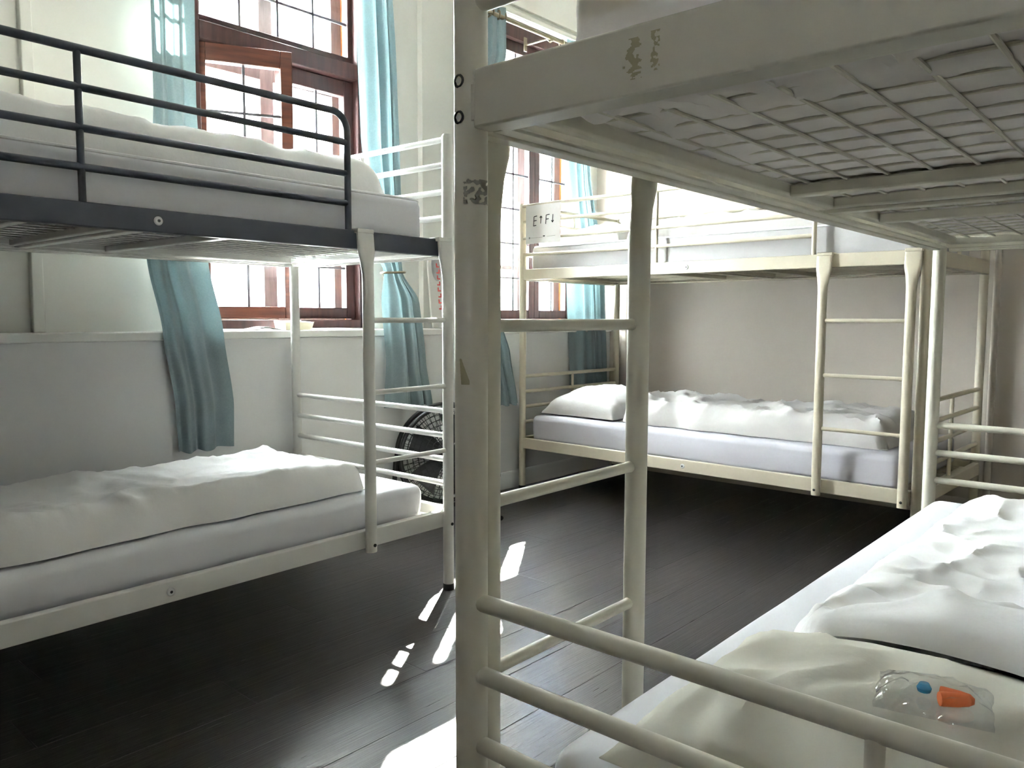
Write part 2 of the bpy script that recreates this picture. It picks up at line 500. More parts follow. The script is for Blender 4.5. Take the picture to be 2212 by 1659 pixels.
def bunk(loc, rz, label, metal, front, lad, gap=False, tape=False):
    """local x: from the ladder side inwards, local y: from the ladder end along the bed"""
    R = empty('bunk_bed', (loc[0], loc[1], 0), label, 'bunk bed', rz, group='metal bunk beds in the dormitory')
    def P(name, mb, m=None, bevel=0.0, parent=None, label=None):
        return mb.build(name, m or metal, parent or R, bevel=bevel, label=label)
    for y in (0, BL):
        for x in (0, BW):
            p = P('post', MB().lathe([(PR - .004, 0.0), (PR, .004), (PR, 1.632), (PR - .004, 1.640), (.004, 1.641)], 24).add([], []))
            p.location = (x, y, 0)
            P('post_foot', MB().lathe([(PR + .0015, 0.0), (PR + .0015, .022), (PR + .0002, .024)], 20), BLACK if metal is CREAM else DARKHOLE, parent=p)
    for x0, x1, upper in ((-.020, .006, 1), (BW - .006, BW + .020, 1), (-.020, .006, 0), (BW - .006, BW + .020, 0)):
        zt, zb = (Z_UT, Z_UB) if upper else (Z_LT, Z_LB)
        m = front if (upper and x0 < 0) else metal
        mb = MB().box(x0, x1, .020, BL - .020, zb, zt)
        # inner flange that carries the mattress base
        if x0 < 0: mb.box(x1 - .004, x1 + .026, .03, BL - .03, zb + .004, zb + .010)
        else: mb.box(x0 - .026, x0 + .004, .03, BL - .03, zb + .004, zb + .010)
        P('side_rail', mb, m, .0075, label='charcoal front rail of the upper bunk' if m is CHARCOAL else None)
    for y0, y1, upper in ((-.024, .004, 1), (BL - .004, BL + .024, 1), (-.024, .004, 0), (BL - .004, BL + .024, 0)):
        zt, zb = (Z_UT + .002, Z_UB - .004) if upper else (Z_LT, Z_LB)
        mb = MB().box(.026, BW - .026, y0, y1, zb, zt)
        if y0 < 0: mb.box(.03, BW - .03, y1 - .004, y1 + .022, zb + .004, zb + .010)
        else: mb.box(.03, BW - .03, y0 - .022, y0 + .004, zb + .004, zb + .010)
        e_ = P('end_rail', mb, None, .0125)
        e_.modifiers['bevel'].segments = 4
        yi0, yi1 = (-.014, y1) if y0 < 0 else (y0, BL + .014)
        [P('rail_tongue', MB().box(q0, q0 + .024, yi0, yi1, zb + .012, zt - .012), None, .001, parent=e_) for q0 in (.010, BW - .034)]
    for y in (0, BL):
        for z in BARS_L + BARS_U:
            P('end_bar', MB().tube([(PR - .004, y, z), (BW - PR + .004, y, z)], .0105, 12))
        P('end_upright', MB().tube([(BW / 2, y, Z_LT - .002), (BW / 2, y, BARS_L[0])], .0085, 10))
        P('end_upright', MB().tube([(BW / 2, y, Z_UT - .002), (BW / 2, y, BARS_U[0])], .0085, 10))
    # guard rails
    ye, ym = .447, 1.235
    for side in (0, 1):
        x = -.010 if side == 0 else BW
        m = front if side == 0 else metal
        if side == 0:
            pts = [(x, ye, Z_UT - .004), (x, ye, 1.570)]
            for k in range(1, 7):
                a = PI / 2 * k / 6
                pts.append((x, ye + .055 * (1 - math.cos(a)), 1.570 + .055 * math.sin(a)))
            pts.append((x, BL - .01, BARS_U[0]))
        else:
            pts = [(x, PR - .004, BARS_U[0]), (x, BL - PR + .004, BARS_U[0])]
        g = P('guard_rail', MB().tube(pts, .0105, 12), m, label='charcoal guard rail of the upper bunk' if m is CHARCOAL else None)
        for k, z in enumerate(BARS_U[1:]):
            y0 = ye + .006 if side == 0 else PR - .004
            if side == 0 and gap and k == 0: y0 = ym
            P('guard_bar', MB().tube([(x, y0, z), (x, BL - PR + .004, z)], .0095, 12), m, parent=g)
        P('guard_upright', MB().tube([(x, ym, Z_UT - .003), (x, ym, BARS_U[0] - .004)], .0085, 10), m, parent=g)
    # ladder hooked over the front rail
    for yl in lad:
        mb = MB()
        xl = -.045
        ring = [((.0195, .0175), 0.240), ((.0195, .0175), 1.105), ((.021, .016), 1.135), ((.027, .011), 1.175), ((.0325, .008), 1.205), ((.0325, .0075), 1.262)]
        seg = 20
        vs, fs = [], []
        for (ry, rx), z in ring:
            xc = xl if z < 1.13 else xl + (z - 1.13) / .13 * .012
            xc = min(xc, -.031)
            for j in range(seg):
                a = 2 * PI * j / seg
                c, s = math.cos(a), math.sin(a)
                e = .55 if z > 1.19 else 1.0
                vs.append((xc + rx * math.copysign(abs(c) ** e, c), yl + ry * math.copysign(abs(s) ** e, s), z))
        for i in range(len(ring) - 1):
            for j in range(seg):
                a, b = i * seg + j, i * seg + (j + 1) % seg
                fs.append((a, b, b + seg, a + seg))
        fs.append(tuple(range(seg))); fs.append(tuple((len(ring) - 1) * seg + j for j in range(seg)))
        mb.add(vs, fs)
        lr = P('ladder_rail', mb)
        P('ladder_hook', MB().box(-.0385, -.014, yl - .0325, yl + .0325, 1.262, 1.276).box(-.0385, .012, yl - .0325, yl + .0325, 1.2715, 1.276), None, .004, parent=lr)
        P('screw', MB().lathe([(.0055, 0), (.0055, .003), (.002, .0035)], 12, Matrix.Translation((xl - .0178, yl, .264)) @ Matrix.Rotation(-PI / 2, 4, 'Y')), DARKHOLE, parent=lr)
    for z in (.989, .758, .530):
        y0, y1 = min(lad), max(lad)
        P('ladder_rung', MB().tube([(-.045, y0 + .006, z), (-.045, y0 + .03, z), (-.045, y1 - .03, z), (-.045, y1 - .006, z)], [(.0105, .007), (.0085, .0095), (.0085, .0095), (.0105, .007)], 12))
    # two half bases per level
    for zb in (Z_UB + .014, Z_LB + .012):
        for y0, y1, yc in ((.032, 1.040, .80), (1.088, BL - .032, 1.328)):
            b = MB()
            for xx in (.034, BW - .056): b.box(xx, xx + .022, y0, y1, zb, zb + .022)
            for yy in (y0, y1 - .022): b.box(.034, BW - .034, yy, yy + .022, zb, zb + .022)
            b.box(.056, BW - .056, yc - .014, yc + .014, zb - .004, zb + .018)
            base = P('mattress_base', b, None, .004)
            w = MB()
            k = 0
            for i in range(12):
                xx = .056 + (BW - .112) * (i + .5) / 12
                w.tube([(xx, y0 + .01, zb + .0190), (xx, y1 - .01, zb + .0190)], .0029, 6, cap=False)
            n = int((y1 - y0) / .073)
            for i in range(1, n):
                yy = y0 + (y1 - y0) * i / n
                w.tube([(.05, yy, zb + .0235), (BW - .05, yy, zb + .0235)], .0024, 6, cap=False)
            P('wire_mesh', w, parent=base)
        P('joint_plate', MB().box(.006, BW - .006, 1.049, 1.080, zb - .006, zb + .002), None, .002)
    for zz in ((Z_UT + Z_UB) / 2, (Z_LT + Z_LB) / 2):
        mt = Matrix.Translation((-.0195, 1.058, zz)) @ Matrix.Rotation(-PI / 2, 4, 'Y')
        bo = P('bolt', MB().lathe([(.0115, 0), (.0115, .002), (.009, .0045), (.0045, .005)], 18, mt), STEEL if front is not CHARCOAL or zz < 1 else PAPER)
        P('bolt_socket', MB().lathe([(.004, .0046), (.004, .0056)], 8, mt), DARKHOLE, parent=bo)
    for zz in (1.2655, 1.2255):
        for y, ang in ((-PR + .0015, PI / 2),):
            mt = Matrix.Translation((-.001, y + .001, zz)) @ Matrix.Rotation(PI / 2, 4, 'X')
            if tape:
                bo = P('bolt', MB().lathe([(.0078, 0), (.0078, .0022), (.0062, .0034), (.0045, .002)], 18, mt), BLACK)
                P('bolt_socket', MB().lathe([(.0036, .0015), (.0036, .003)], 6, mt), STEEL, parent=bo)
    if tape:
        # torn leftovers of stickers on the near post
        def patch(name, th0, th1, z0, z1, m, fill):
            mb = MB(); nu, nv = 46, 46
            rr = PR + .0003
            for i in range(nu):
                for j in range(nv):
                    a0 = th0 + (th1 - th0) * i / nu; a1 = th0 + (th1 - th0) * (i + 1) / nu
                    c0 = z0 + (z1 - z0) * j / nv; c1 = z0 + (z1 - z0) * (j + 1) / nv
                    if not fill((i + .5) / nu, (j + .5) / nv): continue
                    mb.add([(rr * math.cos(a0), rr * math.sin(a0), c0), (rr * math.cos(a1), rr * math.sin(a1), c0), (rr * math.cos(a1), rr * math.sin(a1), c1), (rr * math.cos(a0), rr * math.sin(a0), c1)], [(0, 1, 2, 3)])
            return P(name, mb, m)
        patch('sticker_residue', math.radians(-72), math.radians(26), 1.128, 1.156, RESIDUE, lambda a, b: nz(a * 5, b * 5, 3) + (a - .45) * .5 > -.02 or (a < .12 and nz(a * 9, b * 7, 9) > .0))
        patch('paint_chip', math.radians(-94), math.radians(-52), .922, .952, TANCHIP, lambda a, b: abs(a - .2 - (1 - b) * .5) < .10 + (1 - b) * .32)
        for x0, x1, z0, z1 in ((.222, .243, 1.222, 1.260), (.252, .262, 1.226, 1.262)):
            tp = MB(); nx, nzv = 24, 36
            for i in range(nx):
                for j in range(nzv):
                    if nz(i * .10 + x0 * 40, j * .30, 1) + (.25 - abs(i / nx - .5)) > .0:
                        xa, xb = x0 + (x1 - x0) * i / nx, x0 + (x1 - x0) * (i + 1) / nx
                        za, zb2 = z0 + (z1 - z0) * j / nzv, z0 + (z1 - z0) * (j + 1) / nzv
                        tp.add([(xa, -.0243, za), (xb, -.0243, za), (xb, -.0243, zb2), (xa, -.0243, zb2)], [(0, 1, 2, 3)])
            P('sticker_residue', tp, TANCHIP)
    return R

BEDS = {
    'A': ((-1.4161, -1.0028), math.atan2(.9997, -.0226)),
    'B': ((0.0746 - .0186 * BL, -0.0751 - .9998 * BL), math.atan2(-.0186, .9998)),
    'N': ((-2.7466, -2.4252), math.atan2(-1.0, .0093)),
}
bunk(*BEDS['A'], 'white metal bunk bed with charcoal upper rail, standing along the wall under the left window', WHITE_EN, CHARCOAL, (.045, .400))
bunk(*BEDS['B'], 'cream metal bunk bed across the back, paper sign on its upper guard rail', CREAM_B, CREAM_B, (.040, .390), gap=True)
bunk(*BEDS['N'], 'nearest cream metal bunk bed, its end rail and scuffed post closest to the viewer', CREAM, CREAM, (.075, .437), tape=True)

def bedpt(b, x, y, z):
    (lx, ly), rz = BEDS[b]
    return Vector((lx + x * math.cos(rz) - y * math.sin(rz), ly + x * math.sin(rz) + y * math.cos(rz), z))

# ------------------------------------------------------------------ soft things
def place(o, b):
    (lx, ly), rz = BEDS[b]
    o.location = (lx, ly, 0); o.rotation_euler = (0, 0, rz)
    return o

def slab(name, m, b, corners, nx, ny, zbot, thick, edge, wob=0.012, wf=5.0, seed=0.0):
    """quilted cloth body on a quadrilateral footprint; corners (x,y): 00,10,11,01 in bed axes"""
    c = [Vector((p[0], p[1])) for p in corners]
    lx = ((c[1] - c[0]).length + (c[2] - c[3]).length) / 2
    ly = ((c[3] - c[0]).length + (c[2] - c[1]).length) / 2
    top, bot = [], []
    for j in range(ny + 1):
        for i in range(nx + 1):
            a, q = i / nx, j / ny
            # denser sampling towards the borders
            a2 = .5 - .5 * math.cos(PI * a) * (abs(math.cos(PI * a)) ** -.15 if abs(math.cos(PI * a)) > 1e-6 else 1)
            q2 = q
            p = c[0] * (1 - a2) * (1 - q2) + c[1] * a2 * (1 - q2) + c[2] * a2 * q2 + c[3] * (1 - a2) * q2
            d = min(a2 * lx, (1 - a2) * lx, q2 * ly, (1 - q2) * ly)
            k = max(0.0, 1 - d / (edge * 1.5))
            # rounded corners
            wx = nz(p.x * wf, p.y * wf, seed) * wob * k
            wy = nz(p.x * wf, p.y * wf, seed + 7) * wob * k
            p2 = Vector((p.x + wx, p.y + wy))
            dx = min(a2, 1 - a2) * lx; dy = min(q2, 1 - q2) * ly
            rc = edge
            if dx < rc and dy < rc:
                dd = rc - math.hypot(rc - dx, rc - dy)
                d = max(0.0, dd) if True else d
            e = math.sqrt(max(0.0, 1 - (1 - min(1.0, d / edge)) ** 2))
            zb = zbot(p2.x, p2.y) if callable(zbot) else zbot
            t = thick(p2.x, p2.y, d)
            top.append((p2.x, p2.y, zb + .002 + max(0.0, t) * e))
            bot.append((p2.x, p2.y, zb))
    mb = MB()
    W1 = nx + 1
    fs = [(j * W1 + i, j * W1 + i + 1, (j + 1) * W1 + i + 1, (j + 1) * W1 + i) for j in range(ny) for i in range(nx)]
    n0 = len(top)
    fb = [tuple(n0 + q for q in reversed(f)) for f in fs]
    side = []
    ring = [i for i in range(W1)] + [j * W1 + nx for j in range(1, ny + 1)] + [ny * W1 + i for i in range(nx - 1, -1, -1)] + [j * W1 for j in range(ny - 1, 0, -1)]
    for k in range(len(ring)):
        a, q = ring[k], ring[(k + 1) % len(ring)]
        side.append((a, a + n0, q + n0, q))
    mb.add(top + bot, fs + fb + side)
    o = mb.build(name, m)
    for pl in o.data.polygons: pl.use_smooth = True
    return place(o, b)

def rbox(name, m, b, x0, x1, y0, y1, z0, z1, r, step, disp=None):
    """rounded box with even faces; disp(p, n) -> offset vector"""
    cx, cy, cz = (x0 + x1) / 2, (y0 + y1) / 2, (z0 + z1) / 2
    hx, hy, hz = (x1 - x0) / 2, (y1 - y0) / 2, (z1 - z0) / 2
    def axis(h):
        n = max(2, int(round(2 * (h - r) / step)))
        inner = [-(h - r) + 2 * (h - r) * i / n for i in range(n + 1)]
        ed = [r * k / 4 for k in (4, 3, 2, 1)]
        return [-(h - r) - e for e in ed] + inner + [(h - r) + e for e in reversed(ed)]
    ax, ay, az = axis(hx), axis(hy), axis(hz)
    idx, vs, fs = {}, [], []
    def V(i, j, k):
        key = (i, j, k)
        if key not in idx:
            p = Vector((ax[i], ay[j], az[k]))
            q = Vector((max(-(hx - r), min(hx - r, p.x)), max(-(hy - r), min(hy - r, p.y)), max(-(hz - r), min(hz - r, p.z))))
            d = p - q
            # map the cube edge band onto a quarter round
            mxv = max(abs(d.x), abs(d.y), abs(d.z))
            n = d.normalized() if d.length > 1e-9 else Vector((0, 0, 1))
            w = q + n * mxv if d.length > 1e-9 else p
            w = w + Vector((cx, cy, cz))
            if disp: w = w + disp(w, n)
            idx[key] = len(vs); vs.append(w)
        return idx[key]
    nx, ny, nzv = len(ax) - 1, len(ay) - 1, len(az) - 1
    for i in range(nx):
        for j in range(ny):
            fs.append((V(i, j, 0), V(i, j + 1, 0), V(i + 1, j + 1, 0), V(i + 1, j, 0)))
            fs.append((V(i, j, nzv), V(i + 1, j, nzv), V(i + 1, j + 1, nzv), V(i, j + 1, nzv)))
    for i in range(nx):
        for k in range(nzv):
            fs.append((V(i, 0, k), V(i + 1, 0, k), V(i + 1, 0, k + 1), V(i, 0, k + 1)))
            fs.append((V(i, ny, k), V(i, ny, k + 1), V(i + 1, ny, k + 1), V(i + 1, ny, k)))
    for j in range(ny):
        for k in range(nzv):
            fs.append((V(0, j, k), V(0, j, k + 1), V(0, j + 1, k + 1), V(0, j + 1, k)))
            fs.append((V(nx, j, k), V(nx, j + 1, k), V(nx, j + 1, k + 1), V(nx, j, k + 1)))
    o = MB().add(vs, fs).build(name, m)
    for pl in o.data.polygons: pl.use_smooth = True
    return place(o, b)

ZUM, ZLM = Z_UB + .040, Z_LB + .038
def side_wr(seed, amp=.004):
    def f(p, n):
        o = Vector((0, 0, 0))
        k = max(0.0, 1 - abs(n.z) * 1.3)
        if k > 0:
            t = ridge(p.y * 3.2 + p.z * 9, p.z * 5 + seed, seed) * amp * k
            o += Vector((n.x, n.y, 0)) * t
        if n.z > .5: o.z += .002 * nz(p.x * 4, p.y * 4, seed)
        return o
    return f
def under_wr(seed):
    def f(p, n):
        o = side_wr(seed)(p, n)
        if n.z < -.5:
            x, y = p.x, p.y
            cx_ = abs(math.sin((x - .056) / (BW - .112) * 12 * PI))
            yy = (y - .032) / 1.008 if y < 1.06 else (y - 1.088) / 1.008
            cy_ = abs(math.sin(yy * 13 * PI))
            o.z -= .0052 * (cx_ ** .6) * (cy_ ** .45) - .001
            g = sm(.34, .08, y) * sm(.0, .5, x + .25) + .8 * sm(.17, .04, x) * sm(.75, .5, y)
            wx = x + .04 * nz(x * 7, y * 7, 2)
            o.z -= g * .016 * (ridge(wx * 15, y * 12, seed) * .8 + ridge(wx * 7, y * 17, seed + 4) * .5 - .25)
            inn = sm(.057, .066, x) * sm(.055, .066, y) * sm(BW - .057, BW - .066, x)
            o.z = max(o.z, -.016) * inn - .0031 * (1 - inn)
        return o
    return f
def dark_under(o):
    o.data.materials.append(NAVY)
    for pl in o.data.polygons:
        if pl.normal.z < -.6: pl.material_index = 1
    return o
def lean(fn):
    def f(p, n):
        o = fn(p, n)
        if p.x < .2: o.x += .062 * sm(ZUM, 1.315, p.z) * sm(.2, .03, p.x)
        return o
    return f

tag(rbox('mattress', SHEET, 'A', .030, .895, .095, 2.040, ZLM, .405, .030, .045, side_wr(1.3, .005)), 'white sheeted mattress on the lower bunk along the left window wall', 'mattress')
tag(dark_under(rbox('mattress', SHEET, 'A', .030, .895, .090, 2.050, ZUM + .001, 1.408, .032, .045, side_wr(2.6, .003))), 'white sheeted mattress on the upper bunk behind the charcoal guard rail', 'mattress')
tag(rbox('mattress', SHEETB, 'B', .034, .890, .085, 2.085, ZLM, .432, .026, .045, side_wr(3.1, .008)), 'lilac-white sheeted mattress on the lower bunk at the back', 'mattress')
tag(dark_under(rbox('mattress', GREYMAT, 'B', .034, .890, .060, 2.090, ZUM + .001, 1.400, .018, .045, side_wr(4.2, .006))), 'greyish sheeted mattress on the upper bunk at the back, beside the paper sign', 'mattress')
tag(rbox('mattress', SHEET, 'N', .045, .890, .085, 1.960, ZLM, .460, .040, .040, side_wr(5.7, .004)), 'white sheeted mattress on the nearest lower bunk, dark floor along its left edge', 'mattress')
tag(rbox('mattress', UNDER, 'N', .028, .890, .066, 2.050, ZUM - .0005, 1.425, .030, .0122, lean(under_wr(6.4))), 'grey-white mattress overhead on the nearest upper bunk, seen through its wire base', 'mattress')

def piping(mt, x0, x1, y0, y1, z, m):
    r, pts = .045, []
    for cx_, cy_, a0 in ((x1 - r, y1 - r, 0), (x0 + r, y1 - r, 90), (x0 + r, y0 + r, 180), (x1 - r, y0 + r, 270)):
        for k in range(7):
            a = math.radians(a0 + 15 * k)
            pts.append((cx_ + r * math.cos(a), cy_ + r * math.sin(a), z))
    pts.append(pts[0])
    MB().tube(pts, .0045, 6, cap=False).build('piping', PIPING, mt)
for o_ in list(COL.objects):
    if o_.name.startswith('mattress') and o_.parent is None and o_.get('label', '').find('upper bunk') > 0 and 'overhead' not in o_['label']:
        if 'charcoal' in o_['label']: piping(o_, .029, .896, .089, 2.051, 1.402, SHEET)
        else: piping(o_, .033, .891, .059, 2.091, 1.396, SHEET)

def fan_folds(x, y, cx, cy, k, seed, fall):
    th = math.atan2(y - cy, x - cx); r = math.hypot(x - cx, y - cy)
    return (1 - abs(math.sin(th * k + nz(x * 3, y * 3, seed) * 1.2)) ** 1.5) ** 2 * math.exp(-r / fall) * sm(.0, .10, r)

# lower bunk by the window wall: duvet
def thA(x, y, d):
    t = .085 + .02 * math.cos((x - .45) * 5) * 0 - .012 * sm(.2, .45, x) * sm(.8, .5, x)
    t += .016 * ridge(x * 3.0 + .4 * nz(x * 4, y * 4), y * 2.0, 1) - .004
    t += .010 * ridge(x * 7, y * 9, 4) * max(0, 1 - d / .13)
    t += .012 * fan_folds(x, y, .42, .33, 9, 2, .5)
    t += .011 * ridge(y * 15 + nz(x * 6, y * 6, 3), x * 5, 11) * math.exp(-d / .09) + .010 * ridge(x * 6 + y * 4, y * 5 - x * 5 + nz(x * 3, y * 3, 8), 13)
    t += .006 * nz(x * 9, y * 11, 6)
    return t
tag(slab('duvet', DUVET, 'A', [(.085, .315), (.62, .330), (.74, 2.03), (.045, 2.03)], 60, 130, .412, thA, .055, .016, 7, 1), 'crumpled white duvet on the lower bunk along the left window wall', 'duvet')
def thAu(x, y, d):
    t = .105 + .035 * sm(.05, .4, x) + .007 * ridge(y * 9 + x * 4, x * 4, 5) * sm(.45, .1, x) + .010 * ridge(x * 4, y * 7, 8) + .006 * nz(x * 8, y * 12, 2)
    return t
tag(slab('duvet', DUVET, 'A', [(.12, .15), (.78, .15), (.80, 2.0), (.10, 2.0)], 50, 120, 1.414, thAu, .09, .012, 6, 2), 'white duvet on the upper bunk behind the charcoal guard rail', 'duvet')

# pillows
def pillow(name, m, b, x0, x1, y0, y1, zb, T, seed, rot=0.0, label='', pull=.035, calm=None):
    nx, ny = 44, 44
    top, bot = [], []
    for j in range(ny + 1):
        for i in range(nx + 1):
            a = -1 + 2 * i / nx; q = -1 + 2 * j / ny
            a = math.copysign(abs(a) ** .8, a) if a else 0; q = math.copysign(abs(q) ** .8, q) if q else 0
            X = (x0 + x1) / 2 + a * (x1 - x0) / 2 * (1 - pull * (1 - q * q) * abs(a))
            Y = (y0 + y1) / 2 + q * (y1 - y0) / 2 * (1 - pull * (1 - a * a) * abs(q))
            if rot:
                mx_, my_ = (x0 + x1) / 2, (y0 + y1) / 2
                dx, dy = X - mx_, Y - my_
                X, Y = mx_ + dx * math.cos(rot) - dy * math.sin(rot), my_ + dx * math.sin(rot) + dy * math.cos(rot)
            e = (max(0, 1 - abs(a) ** 2.6) * max(0, 1 - abs(q) ** 2.6)) ** .55
            w = .012 * ridge(X * 5 + nz(X * 4, Y * 4, seed), Y * 5, seed) + .006 * nz(X * 11, Y * 11, seed) + .012 * ridge(X * 8 + 2 * nz(X * 3, Y * 3, seed), Y * 6 + X * 3, seed + 5)
            w += .010 * max(0, abs(a * q) - .25) * ridge(X * 9, Y * 9, seed + 3)
            if calm: w *= calm(X, Y)
            top.append((X, Y, zb + .012 + e * (T - .012) + w * min(1, e * 2.5)))
            bot.append((X, Y, zb + .010 * (1 - e)))
    W1 = nx + 1
    fs = [(j * W1 + i, j * W1 + i + 1, (j + 1) * W1 + i + 1, (j + 1) * W1 + i) for j in range(ny) for i in range(nx)]
    n0 = len(top)
    ring = [i for i in range(W1)] + [j * W1 + nx for j in range(1, ny + 1)] + [ny * W1 + i for i in range(nx - 1, -1, -1)] + [j * W1 for j in range(ny - 1, 0, -1)]
    side = [(ring[k], ring[k] + n0, ring[(k + 1) % len(ring)] + n0, ring[(k + 1) % len(ring)]) for k in range(len(ring))]
    o = MB().add(top + bot, fs + [tuple(n0 + q for q in reversed(f)) for f in fs] + side).build(name, m)
    for pl in o.data.polygons: pl.use_smooth = True
    tag(o, label, 'pillow')
    return place(o, b)

# nearest lower bunk
NP = (.130, .800, .085, .545)     # pillow footprint
def npz(x, y):
    a = (x - (NP[0] + NP[1]) / 2) / ((NP[1] - NP[0]) / 2); q = (y - (NP[2] + NP[3]) / 2) / ((NP[3] - NP[2]) / 2)
    if abs(a) >= 1 or abs(q) >= 1: return 0.0
    return (max(0, 1 - abs(a) ** 2.6) * max(0, 1 - abs(q) ** 2.6)) ** .55
pillow('pillow', PILLOW, 'N', *NP, .462, .112, 2.0, 0.0, 'flattened ivory pillow on the nearest lower bunk, earplug packet lying on it', calm=lambda X, Y: 1 - sm(-.09, .0, Y - (.515 - .306 * (X - .165))))
def nbot(x, y):
    return .464 + .114 * npz(x, y) + .004 * min(1, npz(x, y) * 4)
def thN(x, y, d):
    t = .060 + .040 * sm(1.35, 1.6, y) * sm(.2, .45, x) - .012 * sm(.9, 1.3, y)
    fo = sm(1.25, .55, y)
    q = y - .306 * (.183 - x)
    w = nz(x * 2.2, q * 2.2, 5) * .35
    t += fo * .012 * (1 - abs(math.sin((q - .5) * 26 + w * 6 + x * 2.5))) ** 2.2
    t += .020 * fan_folds(x, y, .20, .50, 4, 3, .35) 
    t += .018 * math.exp(-((x - .52) ** 2 + (y - 1.12) ** 2) / .02) * ridge(x * 8, y * 5, 3)
    t += .012 * ridge(x * 3.0, y * 4.5 + x * 3, 9) * sm(.6, 1.0, y)
    t += .013 * ridge(x * 1.6 + .3 * nz(x * 3, y * 3, 4), y * 11 + x * 3.3, 12) * sm(.15, .4, x) + .014 * ridge(x * 4 + y * 2.5, y * 4 - x * 3.5, 14) + .006 * ridge(x * 11 - y * 5, y * 9 + x * 6, 17)
    t += .006 * nz(x * 7, y * 9, 2)
    return t
tag(slab('duvet', DUVET, 'N', [(.165, .515), (.870, .305), (.860, 1.735), (.165, 1.735)], 110, 210, nbot, thN, .095, .012, 5, 3), 'creased white duvet folded back on the nearest lower bunk', 'duvet')

# back lower bunk  (local y = BL - u)
pillow('pillow', BEDB, 'B', .10, .70, BL - .565, BL - .050, .434, .150, 5.0, 0.0, 'plump white pillow on the lower bunk at the back, against the window end', .05)
def thB(x, y, d):
    t = .100 + .020 * ridge(x * 4 + .5 * nz(x * 5, y * 5), y * 5, 4) + .014 * ridge(x * 7 + y * 3, y * 9 + nz(x * 4, y * 4) , 8) + .012 * ridge(x * 9, y * 8, 7) * max(0, 1 - d / .2)
    t += .010 * ridge(x * 12 - y * 4, y * 8 + x * 5, 15)
    t += .010 * nz(x * 6, y * 8, 1) + .02 * sm(1.3, 1.56, y) - .012 * sm(.6, .9, y) * sm(1.3, 1.0, y)
    return t
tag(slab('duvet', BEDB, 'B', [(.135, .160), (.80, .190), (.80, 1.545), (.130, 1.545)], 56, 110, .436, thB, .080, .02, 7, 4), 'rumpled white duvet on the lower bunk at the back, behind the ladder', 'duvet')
pillow('pillow', BEDB, 'B', .14, .78, BL - .560, BL - .050, 1.404, .115, 8.0, 0.0, 'thin white pillow on the upper bunk at the back, behind the paper sign', .05)
def thBu(x, y, d):
    t = .10 + .018 * ridge(x * 5, y * 7, 3) + .008 * nz(x * 8, y * 9, 3) + .02 * sm(1.1, 1.5, y) * 0
    return t
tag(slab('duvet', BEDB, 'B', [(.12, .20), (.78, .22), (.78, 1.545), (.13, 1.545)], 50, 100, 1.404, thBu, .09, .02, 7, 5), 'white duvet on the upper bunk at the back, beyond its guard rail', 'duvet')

# ------------------------------------------------------------------ curtains
def curtain(rows, folds, amp, label, seed, ncol=130, tie=None, skew=1.0):
    rows = sorted(rows, key=lambda r: -r[0])
    z_hi, z_lo = rows[0][0], rows[-1][0]
    nr = 90
    vs = []
    for i in range(nr + 1):
        z = z_hi + (z_lo - z_hi) * i / nr
        k = 0
        while k < len(rows) - 2 and z < rows[k + 1][0]: k += 1
        r0, r1 = rows[k], rows[k + 1]
        t = (r0[0] - z) / (r0[0] - r1[0]); t = max(0, min(1, t)); t = t * t * (3 - 2 * t) * .5 + t * .5
        sl, sr, n = [r0[q] + (r1[q] - r0[q]) * t for q in (1, 2, 3)]
        w = sr - sl
        am = amp * (1.0 if not tie else .55 + .45 * min(1, abs(z - tie) / .25))
        for j in range(ncol + 1):
            c = j / ncol
            cc = (c ** skew if skew >= 1 else 1 - (1 - c) ** (1 / skew)) + .02 * nz(c * 3, z * 1.1, seed)
            ph = 2 * PI * folds * cc + seed
            y = n + am * math.sin(ph) * (.75 + .5 * nz(c * 3, z * 2, seed + 5)) + am * .3 * math.sin(2.3 * ph + 1.0)
            x = sl + w * c + .25 * am * math.cos(ph)
            vs.append((x, y, z + .006 * math.sin(ph) * (1 if i == nr else 0)))
    fs = [(i * (ncol + 1) + j, i * (ncol + 1) + j + 1, (i + 1) * (ncol + 1) + j + 1, (i + 1) * (ncol + 1) + j) for i in range(nr) for j in range(ncol)]
    o = MB().add(vs, fs).build('curtain', CURT)
    for pl in o.data.polygons: pl.use_smooth = True
    tag(o, label, 'curtain', 'teal curtains at the two windows')
    sl, sr, n = rows[0][1:4]
    for k in range(4):
        xx = sl + (sr - sl) * (k + .5) / 4
        mt = Matrix.Translation((xx, n, z_hi - .045)) @ Matrix.Rotation(PI / 2, 4, 'Y') @ Matrix.Rotation(math.radians(28), 4, 'X')
        MB().torus(.021, .0055, mt, 24, 8).build('grommet', BRASS, o)
    return o
curtain([(2.665, -2.02, -1.845, -.078), (1.83, -2.006, -1.836, -.037), (1.218, -2.053, -1.806, -.037), (.94, -2.001, -1.749, -.038), (.64, -1.958, -1.710, -.036), (.462, -1.950, -1.713, -.034)], 2.4, .0135, 'teal curtain left of the left window, its sunlit lower end hanging over the bed', 0.6, skew=.6)
curtain([(2.665, -1.093, -.905, -.085), (1.83, -1.072, -.865, -.085), (1.30, -.985, -.852, -.080), (1.215, -.935, -.835, -.075), (1.08, -.952, -.735, -.075), (.78, -.925, -.697, -.075), (.553, -.942, -.650, -.075)], 2.6, .024, 'pale teal curtain right of the left window, gathered by a brass holdback', 1.2, tie=1.215, skew=1.7)
curtain([(2.665, .505, .73, -.055), (1.94, .535, .770, -.022), (1.25, .563, .935, -.022), (.55, .600, .985, -.022)], 3.6, .018, 'teal curtain at the right side of the right window, behind the bunk with the sign', 1.6, skew=1.9)
